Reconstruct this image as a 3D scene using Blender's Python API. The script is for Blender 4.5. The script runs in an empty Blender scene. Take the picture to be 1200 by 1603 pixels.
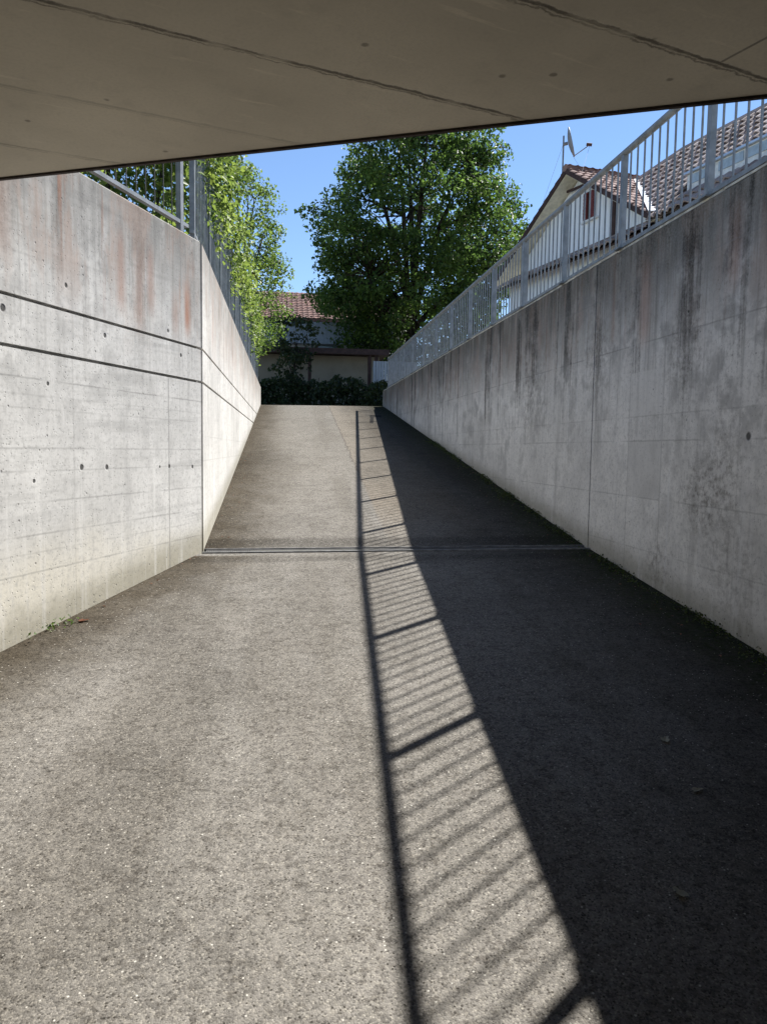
import bpy, bmesh, math, random
import numpy as np
from mathutils import Vector, Matrix
S = bpy.context.scene
R = math.radians
# ------------------------------------------------------------------ camera, sky, sun, exposure
cam = bpy.data.objects.new('camera', bpy.data.cameras.new('camera'))
S.collection.objects.link(cam); S.camera = cam
cam.data.sensor_fit = 'VERTICAL'; cam.data.sensor_height = 24.0
cam.data.lens = 24.0 * 1203.02 / 1603.0
cam.data.clip_start = 0.05; cam.data.clip_end = 2000
YAW, PITCH, ROLL = .1268, -.0808, .0138
fw = Vector((math.sin(YAW)*math.cos(PITCH), math.cos(YAW)*math.cos(PITCH), math.sin(PITCH)))
r_ = Vector((math.cos(YAW), -math.sin(YAW), 0)); u_ = r_.cross(fw)
r2 = r_*math.cos(ROLL) + u_*math.sin(ROLL); u2 = -r_*math.sin(ROLL) + u_*math.cos(ROLL)
cam.matrix_world = Matrix((r2, u2, -fw)).transposed().to_4x4()

AZ, EL = R(51.46), R(51.2)
w = bpy.data.worlds.new('World'); S.world = w; w.use_nodes = True
wn = w.node_tree.nodes; bg = wn['Background']
sky = wn.new('ShaderNodeTexSky'); sky.sky_type = 'NISHITA'; sky.sun_disc = False
sky.sun_elevation = EL; sky.sun_rotation = AZ; sky.air_density = 1.0; sky.dust_density = 0.; sky.ozone_density = 4.; sky.altitude = 1500
w.node_tree.links.new(sky.outputs[0], bg.inputs[0]); bg.inputs[1].default_value = .08
sun = bpy.data.objects.new('sun', bpy.data.lights.new('sun', 'SUN')); S.collection.objects.link(sun)
sun.data.energy = 5.0; sun.data.angle = R(.55); sun.data.color = (1, .972, .925)
sdir = Vector((math.sin(AZ)*math.cos(EL), math.cos(AZ)*math.cos(EL), math.sin(EL)))
sun.rotation_euler = sdir.to_track_quat('Z', 'Y').to_euler(); sun.location = (20, 15, 30)
S.view_settings.view_transform = 'Standard'; S.view_settings.look = 'None'
S.view_settings.exposure = 1.25; S.view_settings.gamma = 1
S.cycles.max_bounces = 8; S.cycles.diffuse_bounces = 5

# ------------------------------------------------------------------ helpers
class NT:
    """small node-graph writer"""
    def __init__(s, name, rough=.9, spec=.3):
        s.m = bpy.data.materials.new(name); s.m.use_nodes = True
        s.t = s.m.node_tree; s.b = s.t.nodes['Principled BSDF']
        s.b.inputs['Roughness'].default_value = rough
        s.b.inputs['Specular IOR Level'].default_value = spec
        s._p = None
    def n(s, t): return s.t.nodes.new(t)
    def put(s, sock, v):
        if hasattr(v, 'is_linked'): s.t.links.new(v, sock)
        elif v is not None: sock.default_value = v
    def pos(s):
        if s._p is None: s._p = s.n('ShaderNodeNewGeometry').outputs['Position']
        return s._p
    def xyz(s):
        q = s.n('ShaderNodeSeparateXYZ'); s.put(q.inputs[0], s.pos()); return q.outputs[0], q.outputs[1], q.outputs[2]
    def comb(s, x, y, z):
        q = s.n('ShaderNodeCombineXYZ'); s.put(q.inputs[0], x); s.put(q.inputs[1], y); s.put(q.inputs[2], z); return q.outputs[0]
    def ma(s, op, a, b=None, c=None, clamp=False):
        q = s.n('ShaderNodeMath'); q.operation = op; q.use_clamp = clamp
        s.put(q.inputs[0], a)
        if b is not None: s.put(q.inputs[1], b)
        if c is not None: s.put(q.inputs[2], c)
        return q.outputs[0]
    def add(s, a, b): return s.ma('ADD', a, b)
    def sub(s, a, b): return s.ma('SUBTRACT', a, b)
    def mul(s, a, b): return s.ma('MULTIPLY', a, b)
    def noise(s, vec, scale, detail=3, rough=.55):
        q = s.n('ShaderNodeTexNoise'); s.put(q.inputs['Vector'], vec)
        q.inputs['Scale'].default_value = scale; q.inputs['Detail'].default_value = detail
        q.inputs['Roughness'].default_value = rough; return q.outputs[0]
    def vor(s, vec, scale, out='Distance', feat='F1', rnd=1):
        q = s.n('ShaderNodeTexVoronoi'); q.feature = feat; s.put(q.inputs['Vector'], vec)
        q.inputs['Scale'].default_value = scale; q.inputs['Randomness'].default_value = rnd; return q.outputs[out]
    def step(s, v, a, b, lo=0., hi=1.):
        q = s.n('ShaderNodeMapRange'); q.interpolation_type = 'SMOOTHSTEP'
        s.put(q.inputs[0], v); 
        if a > b: a, b, lo, hi = b, a, hi, lo
        q.inputs[1].default_value = a; q.inputs[2].default_value = b
        q.inputs[3].default_value = lo; q.inputs[4].default_value = hi; return q.outputs[0]
    def mix(s, f, a, b, mode='MIX'):
        q = s.n('ShaderNodeMix'); q.data_type = 'RGBA'; q.blend_type = mode
        s.put(q.inputs[0], f)
        for i, v in ((6, a), (7, b)):
            if isinstance(v, (tuple, list)): v = tuple(v) + (1.,) * (4 - len(v))
            s.put(q.inputs[i], v)
        return q.outputs[2]
    def grey(s, v):
        return s.comb(v, v, v)
    def color(s, c):
        if isinstance(c, tuple): c = c + (1.,) * (4 - len(c))
        s.put(s.b.inputs['Base Color'], c)
    def bump(s, h, strength=.3, dist=.01):
        q = s.n('ShaderNodeBump'); q.inputs['Strength'].default_value = strength; q.inputs['Distance'].default_value = dist
        s.put(q.inputs['Height'], h); s.t.links.new(q.outputs[0], s.b.inputs['Normal'])

class MB:
    """collects shapes, links them as one mesh object"""
    def __init__(s): s.v = []; s.f = []
    def poly(s, pts): 
        k = len(s.v); s.v += [tuple(p) for p in pts]; s.f.append(tuple(range(k, k+len(pts))))
    def box(s, c, size, ax=None):
        ax = ax or (Vector((1,0,0)), Vector((0,1,0)), Vector((0,0,1)))
        c = Vector(c); h = [a*(d/2) for a, d in zip(ax, size)]; k = len(s.v)
        for sx, sy, sz in ((-1,-1,-1),(1,-1,-1),(1,1,-1),(-1,1,-1),(-1,-1,1),(1,-1,1),(1,1,1),(-1,1,1)):
            s.v.append(tuple(c + h[0]*sx + h[1]*sy + h[2]*sz))
        s.f += [tuple(k+i for i in q) for q in ((0,3,2,1),(4,5,6,7),(0,1,5,4),(1,2,6,5),(2,3,7,6),(3,0,4,7))]
        return s
    def bar(s, a, b, w, h=None, up=(0,0,1)):
        a, b = Vector(a), Vector(b); d = b-a; L = d.length; d.normalize(); u = Vector(up)
        if abs(d.dot(u)) > .98: u = Vector((1,0,0))
        sd = d.cross(u).normalized(); u = sd.cross(d).normalized()
        return s.box((a+b)/2, (w, L, h or w), (sd, d, u))
    def tube(s, pts, rad, n=8, caps=True):
        pts = [Vector(p) for p in pts]; rad = rad if isinstance(rad, (list, tuple)) else [rad]*len(pts)
        k = len(s.v); m = len(pts); pu = None
        for i, p in enumerate(pts):
            d = (pts[min(i+1, m-1)] - pts[max(i-1, 0)]).normalized()
            u = Vector((0,0,1)) if abs(d.z) < .9 else Vector((1,0,0))
            a = d.cross(u).normalized(); b = a.cross(d)
            for j in range(n):
                t = 2*math.pi*j/n; s.v.append(tuple(p + (a*math.cos(t) + b*math.sin(t))*rad[i]))
        for i in range(m-1):
            for j in range(n):
                s.f.append((k+i*n+j, k+i*n+(j+1) % n, k+(i+1)*n+(j+1) % n, k+(i+1)*n+j))
        if caps:
            s.f.append(tuple(k+j for j in reversed(range(n)))); s.f.append(tuple(k+(m-1)*n+j for j in range(n)))
        return s
    def prism(s, prof, a, b):
        """prof: list of 3d offsets; extruded from a to b"""
        a, b = Vector(a), Vector(b); k = len(s.v); n = len(prof)
        s.v += [tuple(a+Vector(p)) for p in prof] + [tuple(b+Vector(p)) for p in prof]
        s.f += [(k+i, k+(i+1) % n, k+n+(i+1) % n, k+n+i) for i in range(n)]
        s.f += [tuple(k+i for i in reversed(range(n))), tuple(k+n+i for i in range(n))]
        return s
    def build(s, name, mat, parent=None, smooth=False, bevel=0):
        me = bpy.data.meshes.new(name); me.from_pydata(s.v, [], s.f); me.update()
        bm = bmesh.new(); bm.from_mesh(me); bmesh.ops.recalc_face_normals(bm, faces=bm.faces); bm.to_mesh(me); bm.free()
        o = bpy.data.objects.new(name, me); S.collection.objects.link(o); me.materials.append(mat)
        if smooth: me.polygons.foreach_set('use_smooth', [True]*len(me.polygons))
        if parent:
            o.parent = parent; o.matrix_parent_inverse = Matrix.Translation(parent.location).inverted() if parent.type == 'EMPTY' else Matrix.Identity(4)
        if bevel:
            bv = o.modifiers.new('bevel', 'BEVEL'); bv.width = bevel; bv.segments = 2; bv.limit_method = 'ANGLE'
        return o
def tag(o, label, cat=None, group=None, kind=None):
    if label: o['label'] = label
    if cat: o['category'] = cat
    if group: o['group'] = group
    if kind: o['kind'] = kind
    return o
def thing(name, loc, label, cat, group=None):
    o = bpy.data.objects.new(name, None); S.collection.objects.link(o); o.location = loc; o.empty_display_size = .2
    return tag(o, label, cat, group)
def plain(name, col, rough=.6, metal=0, var=.12, scale=8, bump=0):
    t = NT(name, rough); nz = t.noise(t.pos(), scale, 4)
    lo = tuple(c*(1-var) for c in col); hi = tuple(min(1, c*(1+var)) for c in col)
    t.color(t.mix(t.step(nz, .3, .7), lo, hi)); t.b.inputs['Metallic'].default_value = metal
    if bump: t.bump(nz, bump, .01)
    return t.m

# ------------------------------------------------------------------ layout numbers (metres, camera at the origin)
G0, GA, GB, GC, YD, YC = -1.673, .1063, .1386, .0081, 7.015, 22.97
XR, XL, ZR, ZL = 2.862, -.734, 1.744, 1.783
PH = .357; ND = Vector((math.sin(PH), math.cos(PH), 0)); NN = Vector((math.cos(PH), -math.sin(PH), 0))   # near left wall: direction, face normal
CORN = Vector((XL, YD, 0))
def gz(x, y):
    y2 = min(y, YC)
    z = G0 + GA*min(y, YD) + GB*max(0, y2-YD) + GC*x
    return z
def nl(t, off=0., z=0.):   # point along near left wall, t metres towards the camera
    p = CORN - ND*t - NN*off; return Vector((p.x, p.y, z))

# ------------------------------------------------------------------ materials
def line_mask(t, v, at, half, soft, wob=None):
    d = t.ma('ABSOLUTE', t.sub(v, at) if wob is None else t.add(t.sub(v, at), wob))
    return t.step(d, half, half+soft, 1, 0)
def spot(t, a, b, ca, cb, rad):
    da = t.sub(a, ca); db = t.sub(b, cb)
    d = t.ma('SQRT', t.add(t.mul(da, da), t.mul(db, db)))
    return t.step(d, rad*.6, rad*1.15, 1, 0)
def vmax(t, L):
    r = L[0]
    for q in L[1:]: r = t.ma('MAXIMUM', r, q)
    return r
def concrete(name, dirv, base, top, hor=(), ver=(), holes=(), stain=.5, rust=.5, boards=.3, topdark=.8, warm=0., rustlist=(), blocks=(), spots=(), grime=.5, pink=.3, tg=.6, tgl=1.2, blk=.5, tgc=(.34, .315, .285)):
    t = NT(name, .92, .06); x, y, z = t.xyz()
    s = t.add(t.mul(x, dirv[0]), t.mul(y, dirv[1]))
    P = t.comb(s, 0., z)
    big = t.noise(P, .9, 4, .6); mid = t.noise(P, 5, 5, .6); fine = t.noise(P, 60, 3, .7); grain = t.noise(P, 26, 5, .75)
    streak = t.noise(t.comb(t.mul(s, 7.), 3.3, t.mul(z, .45)), 1, 4, .6)
    streak2 = t.noise(t.comb(t.mul(s, 28.), 7.7, t.mul(z, .8)), 1, 3, .6)
    board = t.noise(t.comb(t.mul(s, .7), 1.7, t.mul(t.sub(z, t.mul(s, .04)), 13.)), 1, 4, .6)
    c = t.mix(t.step(big, .3, .7), tuple(b*.86 for b in base), tuple(b*1.08 for b in base))
    c = t.mix(t.mul(t.step(mid, .42, .72), .35), c, tuple(b*.68 for b in base))
    c = t.mix(t.mul(t.step(board, .5, .72), boards), c, tuple(b*.72 for b in base))
    if warm:   # efflorescence, yellowish low part
        zz = t.step(t.add(z, t.mul(t.sub(big, .5), .8)), -.45, -.95)
        c = t.mix(t.mul(zz, warm), c, (base[0]*1.06, base[1]*1.01, base[2]*.88))
    # long vertical weather streaks, strongest under the top edge
    depth = t.sub(top, z)
    fade = t.step(t.add(depth, t.mul(t.sub(streak, .5), 1.6)), topdark, .05)
    dark = tuple(b*.17 for b in base[:2]) + (base[2]*.155,)
    c = t.mix(t.mul(t.mul(fade, t.step(streak, .34, .62)), stain), c, dark)
    c = t.mix(t.mul(t.mul(t.step(streak2, .52, .72), t.step(depth, 2.1, .1)), stain*.7), c, dark)
    c = t.mix(t.mul(t.step(streak, .56, .7), stain*.45), c, tuple(b*.5 for b in base))
    blot = t.noise(t.comb(t.mul(s, 1.1), 5., t.mul(z, .8)), 1.6, 5, .65)
    gr = t.mul(t.mul(t.step(blot, .45, .60), t.step(mid, .40, .58)), t.step(depth, 2.8, .4, .12, 1.))
    c = t.mix(t.mul(gr, grime), c, tuple(b*.40 for b in base))
    c = t.mix(t.mul(t.step(grain, .47, .66), .5), c, tuple(b*.5 for b in base))
    foot = t.sub(z, t.add(t.mul(y, .125), -1.72)); foot = t.add(foot, t.mul(t.sub(mid, .5), .28))
    c = t.mix(t.mul(t.step(foot, .22, .0), .55), c, (.16, .145, .09))
    pale = t.noise(t.comb(t.mul(s, 14.), 11., t.mul(z, .6)), 1, 3, .6)
    c = t.mix(t.mul(t.step(pale, .55, .72), .34), c, tuple(min(.8, b*1.25) for b in base))
    # rust runs
    rn = t.noise(t.comb(t.mul(s, 9.), 21., t.mul(z, .7)), 1, 3, .6)
    rmask = t.mul(t.step(rn, .56, .72), t.step(depth, 1.1, .15))
    for (rs, rz0, rz1, rw, ra) in rustlist:
        m = t.mul(t.step(t.ma('ABSOLUTE', t.add(t.sub(s, rs), t.mul(t.sub(streak2, .5), .05))), rw, 0), t.mul(t.step(z, rz0-.12, rz0+.12), t.step(z, rz1+.15, rz1-.1)))
        rmask = t.ma('MAXIMUM', rmask, t.mul(m, ra))
    c = t.mix(t.mul(rmask, rust), c, (base[0]*.62, base[1]*.36, base[2]*.27))
    pk = t.noise(t.comb(t.mul(s, 2.6), 31., t.mul(z, .7)), 1.5, 5, .65)
    c = t.mix(t.mul(t.mul(t.step(pk, .46, .62), t.step(t.add(depth, t.mul(t.sub(mid, .5), .5)), 1.15, .35)), pink), c, (base[0]*.72, base[1]*.56, base[2]*.49))
    tgm = t.step(t.add(depth, t.add(t.mul(t.sub(streak, .5), 1.1), t.mul(t.sub(blot, .5), 1.5))), tgl, -.15)
    c = t.mix(t.mul(tgm, tg), c, tgc, 'MULTIPLY')
    bn = t.add(t.noise(t.comb(t.mul(s, 5.6), 41., t.mul(z, .34)), 1, 4, .62), t.mul(t.sub(t.add(mid, grain), 1.), .22))
    bl = t.mul(t.step(bn, .50, .68), t.step(t.add(depth, t.mul(t.sub(blot, .5), 4.0)), 2.1, .2))
    c = t.mix(t.mul(bl, blk), c, (.14, .13, .12), 'MULTIPLY')
    # formwork panels of slightly different grey
    for (a, b, z0, z1, k) in blocks:
        m = t.mul(t.mul(t.step(s, a-.008, a+.008), t.step(s, b+.008, b-.008)), t.mul(t.step(z, z0-.008, z0+.008), t.step(z, z1+.008, z1-.008)))
        c = t.mix(t.mul(m, .55), c, tuple(q*k for q in base))
    # formwork lines
    wob = t.mul(t.sub(t.noise(P, 9, 3), .5), .012)
    brk = t.step(t.noise(P, 2.2, 3), .35, .55)
    if hor or ver:
        L = [t.mul(line_mask(t, z, h, .002, .007, wob), t.mul(brk, k or .4)) for h, k in hor]
        for v, z0, z1, k in ver:
            q = t.mul(line_mask(t, s, v, .004, .008, t.mul(wob, .5)), t.mul(t.step(z, z0-.01, z0+.01), t.step(z, z1+.01, z1-.01)))
            L.append(t.mul(q, k))
        c = t.mix(t.mul(vmax(t, L), .5), c, tuple(b*.25 for b in base))
    # dark mottled patches low on the face
    for (a, b, ra, k) in spots:
        da = t.sub(s, a); db = t.sub(z, b); dd = t.ma('SQRT', t.add(t.mul(da, da), t.mul(db, db)))
        m = t.mul(t.step(t.add(dd, t.mul(t.sub(blot, .5), ra*1.2)), ra, ra*.2), t.step(t.noise(P, 14, 6, .75), .42, .66))
        c = t.mix(t.mul(m, k), c, (.30, .28, .26), 'MULTIPLY')
    # air holes
    vd = t.vor(P, 15, 'Distance'); vc = t.vor(P, 15, 'Color')
    q = t.n('ShaderNodeSeparateColor'); t.put(q.inputs[0], vc)
    pit = t.mul(t.step(vd, .07, .14, 1, 0), t.step(q.outputs[0], .80, .86))
    vd2 = t.vor(P, 42, 'Distance'); q2 = t.n('ShaderNodeSeparateColor'); t.put(q2.inputs[0], t.vor(P, 42, 'Color'))
    pit = t.ma('MAXIMUM', pit, t.mul(t.mul(t.step(vd2, .12, .24, 1, 0), t.step(q2.outputs[1], .78, .84)), .6))
    c = t.mix(t.mul(pit, .7), c, tuple(b*.2 for b in base))
    hm = None
    if holes:
        ss = t.add(s, t.mul(t.sub(mid, .5), .02)); hm = vmax(t, [spot(t, ss, z, a, b, rd) for a, b, rd in holes])
        c = t.mix(t.mul(hm, .9), c, tuple(b*.045 for b in base))
    c = t.mix(t.mul(t.step(fine, .35, .75), .22), c, tuple(b*.6 for b in base))
    t.color(c)
    h = t.add(t.mul(mid, .5), t.add(t.mul(fine, .25), t.mul(board, .4)))
    h = t.sub(h, t.mul(pit, 1.2))
    if hm is not None: h = t.sub(h, t.mul(hm, 2.))
    t.bump(h, .35, .008)
    return t.m

sN = lambda p: p[0]*ND.x + p[1]*ND.y
sc = sN(CORN)      # along-wall coordinate of the corner joint
M_near = concrete('near_wall_concrete', (ND.x, ND.y), (.56, .55, .525), ZL, tg=.62, tgl=1.25, blk=.3, stain=.5, rust=.9, boards=.8, topdark=1.0, grime=.38, pink=.7, warm=.75,
    hor=((.40, .9), (-.16, .6), (-.55, .7), (-.02, .6), (.22, .4), (-.35, .7), (-.78, .7), (.30, .3), (-.66, .4)), ver=((sc-.60, -1.2, .57, 1.), (sc-.62, .57, .86, .35), (sc-1.85, -1.3, .57, .35)),
    holes=((sc-2.48, .775, .024), (sc-1.48, .765, .018), (sc-.39, .76, .018), (sc-1.77, -.145, .022), (sc-1.48, -.15, .02), (sc-.60, -.16, .018), (sc-.20, -.17, .018), (sc-.75, -.16, .012), (sc-2.1, .38, .014), (sc-2.25, -.22, .014), (sc-1.9, 1.02, .017), (sc-.6, .93, .016)),
    rustlist=((sc-1.27, 1.0, 1.5, .10, .7), (sc-1.02, .9, 1.45, .10, .6), (sc-.86, 1.05, 1.5, .09, .6), (sc-.27, .98, 1.32, .10, 1.2), (sc-.47, .95, 1.2, .09, .5), (sc-2.5, 1.1, 1.6, .16, .5)))
M_far = concrete('far_wall_concrete', (0, 1), (.55, .535, .505), ZL, tg=.5, tgl=.9, blk=.25, stain=.4, rust=.6, boards=.3, topdark=.8, grime=.35, pink=.5, warm=.6,
    ver=((8.6, -1.5, .57, .4), (9.9, -1.5, .57, .4), (11.2, -1.5, .57, .3)), hor=((-.12, 0), (.1, 0)), rustlist=((8.0, 1.0, 1.55, .2, .5), (11.0, 1.1, 1.6, .5, .4)))
M_right = concrete('right_wall_concrete', (0, 1), (.80, .782, .742), ZR, tg=.95, tgl=1.15, tgc=(.27, .245, .215), blk=.92, stain=.85, rust=.6, boards=.15, topdark=1.3, grime=.85, pink=.45,
    hor=((1.385, 1.), (.89, 1.), (.10, .7), (.30, .5), (-.36, .6), (-.78, .5)), ver=((6.20, -1.2, .66, .5), (5.62, -1.2, .9, .6), (4.6, -1.2, 1.4, .3), (9.6, -1., 1.4, .35), (12.6, -.5, 1.5, .35), (8.3, -.9, 1.4, .25), (7.6, -1, 1.4, .2), (10.9, -.5, 1.4, .3), (14.5, -.3, 1.5, .3)),
    holes=((4.50, .115, .03), (4.36, 1.22, .018), (5.3, 1.02, .012), (7.6, .9, .015)),
    rustlist=((6.0, .9, 1.55, .16, .8), (4.75, 1.1, 1.6, .14, .8), (8.6, 1.1, 1.5, .15, .4), (6.6, 1.0, 1.5, .06, .6)),
    spots=((4.95, -.30, .55, .85), (4.75, .15, .4, .5), (5.35, .75, .45, .7), (6.9, .9, .5, .6), (8.8, .7, .7, .6), (4.6, -.75, .5, .5), (5.6, -.85, .3, .7)), blocks=((5.62, 6.20, -.36, .10, .78), (5.62, 6.20, .30, .66, .86)))

def slab_material():
    t = NT('slab_concrete', .9, .2); x, y, z = t.xyz(); a = R(18.9)
    v = t.add(t.mul(x, -math.sin(a)), t.mul(y, math.cos(a))); uu = t.add(t.mul(x, math.cos(a)), t.mul(y, math.sin(a)))
    P = t.comb(uu, v, 0.); base = (.62, .56, .45)
    big = t.noise(P, .8, 4); mid = t.noise(P, 6, 5, .65); fine = t.noise(P, 70, 2)
    c = t.mix(t.step(big, .3, .7), tuple(b*.86 for b in base), tuple(b*1.1 for b in base))
    c = t.mix(t.mul(t.step(mid, .5, .75), .3), c, tuple(b*.65 for b in base))
    wob = t.mul(t.sub(t.noise(P, 14, 4, .7), .5), .035)
    L = []
    for at, k in ((2.05, 1.), (2.75, 1.), (3.44, .35), (4.09, .45), (1.36, .8), (.68, .8), (0., .8)):
        L.append(t.mul(line_mask(t, v, at, .004, .010, wob), k)); L.append(t.mul(line_mask(t, v, at+.020, .001, .008, t.mul(wob, 1.8)), .75*k))
    cross = t.mul(line_mask(t, uu, 2.31, .003, .006), t.step(v, 2.06, 2.03))
    L.append(t.mul(cross, .8))
    c = t.mix(t.mul(vmax(t, L), t.mul(t.step(t.noise(P, 5, 3), .25, .55), .8)), c, (.06, .052, .042))
    vd = t.vor(P, 7, 'Distance'); q = t.n('ShaderNodeSeparateColor'); t.put(q.inputs[0], t.vor(P, 7, 'Color'))
    wv = t.add(vd, t.mul(t.sub(mid, .5), .25))
    sp = t.mul(t.step(wv, .06, .13, 1, 0), t.step(q.outputs[0], .70, .76))
    c = t.mix(t.mul(sp, .6), c, (.09, .075, .055))
    scr = t.noise(t.comb(t.mul(uu, 1.2), t.mul(v, 9.), 4.), 1.5, 4, .7)
    c = t.mix(t.mul(t.step(scr, .58, .70), .4), c, tuple(b*1.3 for b in base))
    c = t.mix(t.mul(t.step(fine, .4, .7), .2), c, tuple(b*.7 for b in base))
    t.color(c); t.bump(t.sub(t.add(t.mul(mid, .4), t.mul(fine, .3)), vmax(t, L)), .3, .006)
    return t.m
M_slab = slab_material()

def asphalt():
    t = NT('asphalt', .9, .04); x, y, z = t.xyz(); P = t.comb(x, y, 0.)
    big = t.noise(P, .7, 4, .6); mid = t.noise(P, 3.2, 5, .65); mott = t.noise(P, 26, 4, .7)
    base = (.178, .166, .149)
    c = t.mix(t.step(big, .3, .7), tuple(b*.86 for b in base), tuple(b*1.12 for b in base))
    c = t.mix(t.mul(t.step(mid, .45, .75), .45), c, tuple(b*.72 for b in base))
    tan = t.mul(t.step(t.sub(x, t.add(1.0, t.mul(t.sub(y, 8.), .016))), -.03, .03), t.mul(t.step(y, 6.5, 9.5), t.step(x, 2.3, 1.9)))
    c = t.mix(t.mul(tan, .55), c, (.21, .162, .11))
    up = t.step(y, 6.5, 13); c = t.mix(t.mul(up, .5), c, (.165, .152, .130))
    # seam crack along the patch
    wob = t.mul(t.sub(t.noise(P, 2.5, 3), .5), .12)
    sx = t.sub(x, t.add(1.0, t.mul(t.sub(y, 8.), .016)))
    seam = t.mul(line_mask(t, sx, 0., .006, .018, wob), t.step(y, 9., 12.))
    c = t.mix(t.mul(seam, .6), c, (.07, .06, .05))
    # dirt along the wall feet; right mask also paints the shaded side darker
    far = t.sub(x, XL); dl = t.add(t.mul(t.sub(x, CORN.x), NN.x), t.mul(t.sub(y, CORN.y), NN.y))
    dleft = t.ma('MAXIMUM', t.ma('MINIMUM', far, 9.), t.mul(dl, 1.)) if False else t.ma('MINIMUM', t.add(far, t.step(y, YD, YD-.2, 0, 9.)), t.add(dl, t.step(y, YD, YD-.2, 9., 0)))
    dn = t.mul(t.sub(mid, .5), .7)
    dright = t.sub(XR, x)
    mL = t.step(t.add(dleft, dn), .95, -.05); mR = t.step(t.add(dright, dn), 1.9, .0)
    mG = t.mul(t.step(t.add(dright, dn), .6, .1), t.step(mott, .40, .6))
    # dark worn band by the channel
    band = t.ma('MAXIMUM', line_mask(t, y, 7.28, .10, .14, t.mul(t.sub(mid, .5), .15)), t.mul(line_mask(t, y, 6.70, .05, .1, t.mul(t.sub(mid, .5), .1)), .75))
    c = t.mix(t.mul(band, .6), c, (.04, .037, .033))
    lb = t.noise(t.comb(t.mul(x, .8), t.mul(y, .25), 3.), 1.4, 4, .6)
    c = t.mix(t.mul(t.step(lb, .5, .68), .25), c, (.075, .07, .062))
    # little dark mark painted near the crest
    xs = t.sub(x, t.mul(t.sub(y, 19.), .118))
    dark_mark = t.ma('MAXIMUM', t.mul(line_mask(t, xs, 2.10, .035, .02), line_mask(t, y, 19.0, .9, .1)), t.mul(line_mask(t, xs, 2.19, .14, .02), line_mask(t, y, 19.75, .25, .05)))
    # aggregate
    a1 = t.n('ShaderNodeSeparateColor'); t.put(a1.inputs[0], t.vor(P, 168, 'Color'))
    d1 = t.vor(P, 168, 'Distance')
    c = t.mix(t.mul(t.step(a1.outputs[0], .0, .5, 1, 0), .8), c, t.mix(.72, c, (.022, .021, .020)))
    c = t.mix(t.mul(t.step(a1.outputs[1], .66, .92), .7), c, t.mix(.6, c, (.34, .315, .27)))
    a2 = t.n('ShaderNodeSeparateColor'); t.put(a2.inputs[0], t.vor(P, 104, 'Color')); d2 = t.vor(P, 104, 'Distance')
    st = t.mul(t.step(a2.outputs[0], .91, .96), t.step(d2, .22, .42, 1, 0))
    c = t.mix(t.mul(st, .65), c, (.36, .335, .285))
    dk = t.mul(t.step(a2.outputs[1], .88, .94), t.step(d2, .3, .5, 1, 0))
    c = t.mix(t.mul(dk, .85), c, (.03, .027, .022))
    c = t.mix(t.mul(t.step(mott, .48, .66), .5), c, tuple(b*.4 for b in base))
    c = t.mix(t.mul(mL, .95), c, (.34, .30, .24), 'MULTIPLY')
    c = t.mix(t.mul(mR, .97), c, (.20, .195, .18), 'MULTIPLY')  # foot dirt plus a wide painted gradient that deepens the right-hand shade
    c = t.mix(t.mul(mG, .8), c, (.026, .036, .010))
    cl = t.noise(P, 9., 5, .75); cl2 = t.noise(P, 38, 3, .7)
    c = t.mix(t.mul(t.mul(t.step(cl, .44, .60), t.step(cl2, .44, .58)), .55), c, (.34, .32, .30), 'MULTIPLY')
    a3 = t.n('ShaderNodeSeparateColor'); t.put(a3.inputs[0], t.vor(P, 72, 'Color')); d3 = t.vor(P, 72, 'Distance')
    c = t.mix(t.mul(t.mul(t.step(a3.outputs[0], .93, .96), t.step(d3, .16, .32, 1, 0)), .8), c, (.50, .48, .43))
    trk = t.noise(t.comb(t.mul(x, 1.3), t.mul(y, .16), 9.), 1.3, 4, .6)
    c = t.mix(t.mul(t.step(trk, .47, .62), .45), c, (.70, .68, .65), 'MULTIPLY')
    blo = t.noise(P, 1.7, 6, .7)
    c = t.mix(t.mul(t.step(blo, .5, .64), .35), c, (.66, .65, .63), 'MULTIPLY')
    c = t.mix(t.mul(dark_mark, 1.), c, (.02, .019, .018))
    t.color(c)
    t.bump(t.add(t.mul(d1, -.9), t.add(t.mul(mott, .7), t.mul(st, .5))), .4, .005)
    return t.m
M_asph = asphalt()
M_galv = plain('galvanised_steel', (.215, .23, .245), .5, .2, .22, 9)
M_galvd = plain('grate_steel', (.07, .068, .065), .75, 0, .3, 40)
M_frame = plain('worn_frame_steel', (.21, .21, .205), .7, 0, .35, 14)
M_dark = plain('dark_joint', (.03, .028, .026), .9)
M_mortar = plain('mortar_edge', (.50, .48, .42), .9, 0, .35, 9, .4)
M_drip = plain('drip_edge_rust', (.05, .038, .032), .8, 0, .3, 12)
M_siding = None
def siding():
    t = NT('white_siding', .6); x, y, z = t.xyz()
    s = t.add(t.mul(x, math.sin(R(-12))), t.mul(y, math.cos(R(-12))))
    fr = t.ma('FRACT', t.mul(s, 7.)); g = t.step(t.ma('ABSOLUTE', t.sub(fr, .5)), .42, .47)
    nz = t.noise(t.comb(t.mul(s, 5.), 0., z), 2, 3)
    c = t.mix(t.step(nz, .3, .7), (.80, .82, .85), (.86, .88, .90))
    t.color(t.mix(t.mul(g, .5), c, (.30, .30, .31))); t.bump(t.mul(g, -1.), .4, .01); return t.m
M_siding = siding()
def tiles_mat(name, c0, c1, c2):
    t = NT(name, .8, .2); g = t.n('ShaderNodeNewGeometry'); r = g.outputs['Random Per Island']
    nz = t.noise(t.pos(), 3, 4)
    c = t.mix(t.step(r, .0, 1.), c0, c1); c = t.mix(t.mul(t.step(nz, .45, .75), .6), c, c2)
    t.color(c); t.bump(t.noise(t.pos(), 40, 3), .3, .01); return t.m
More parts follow.
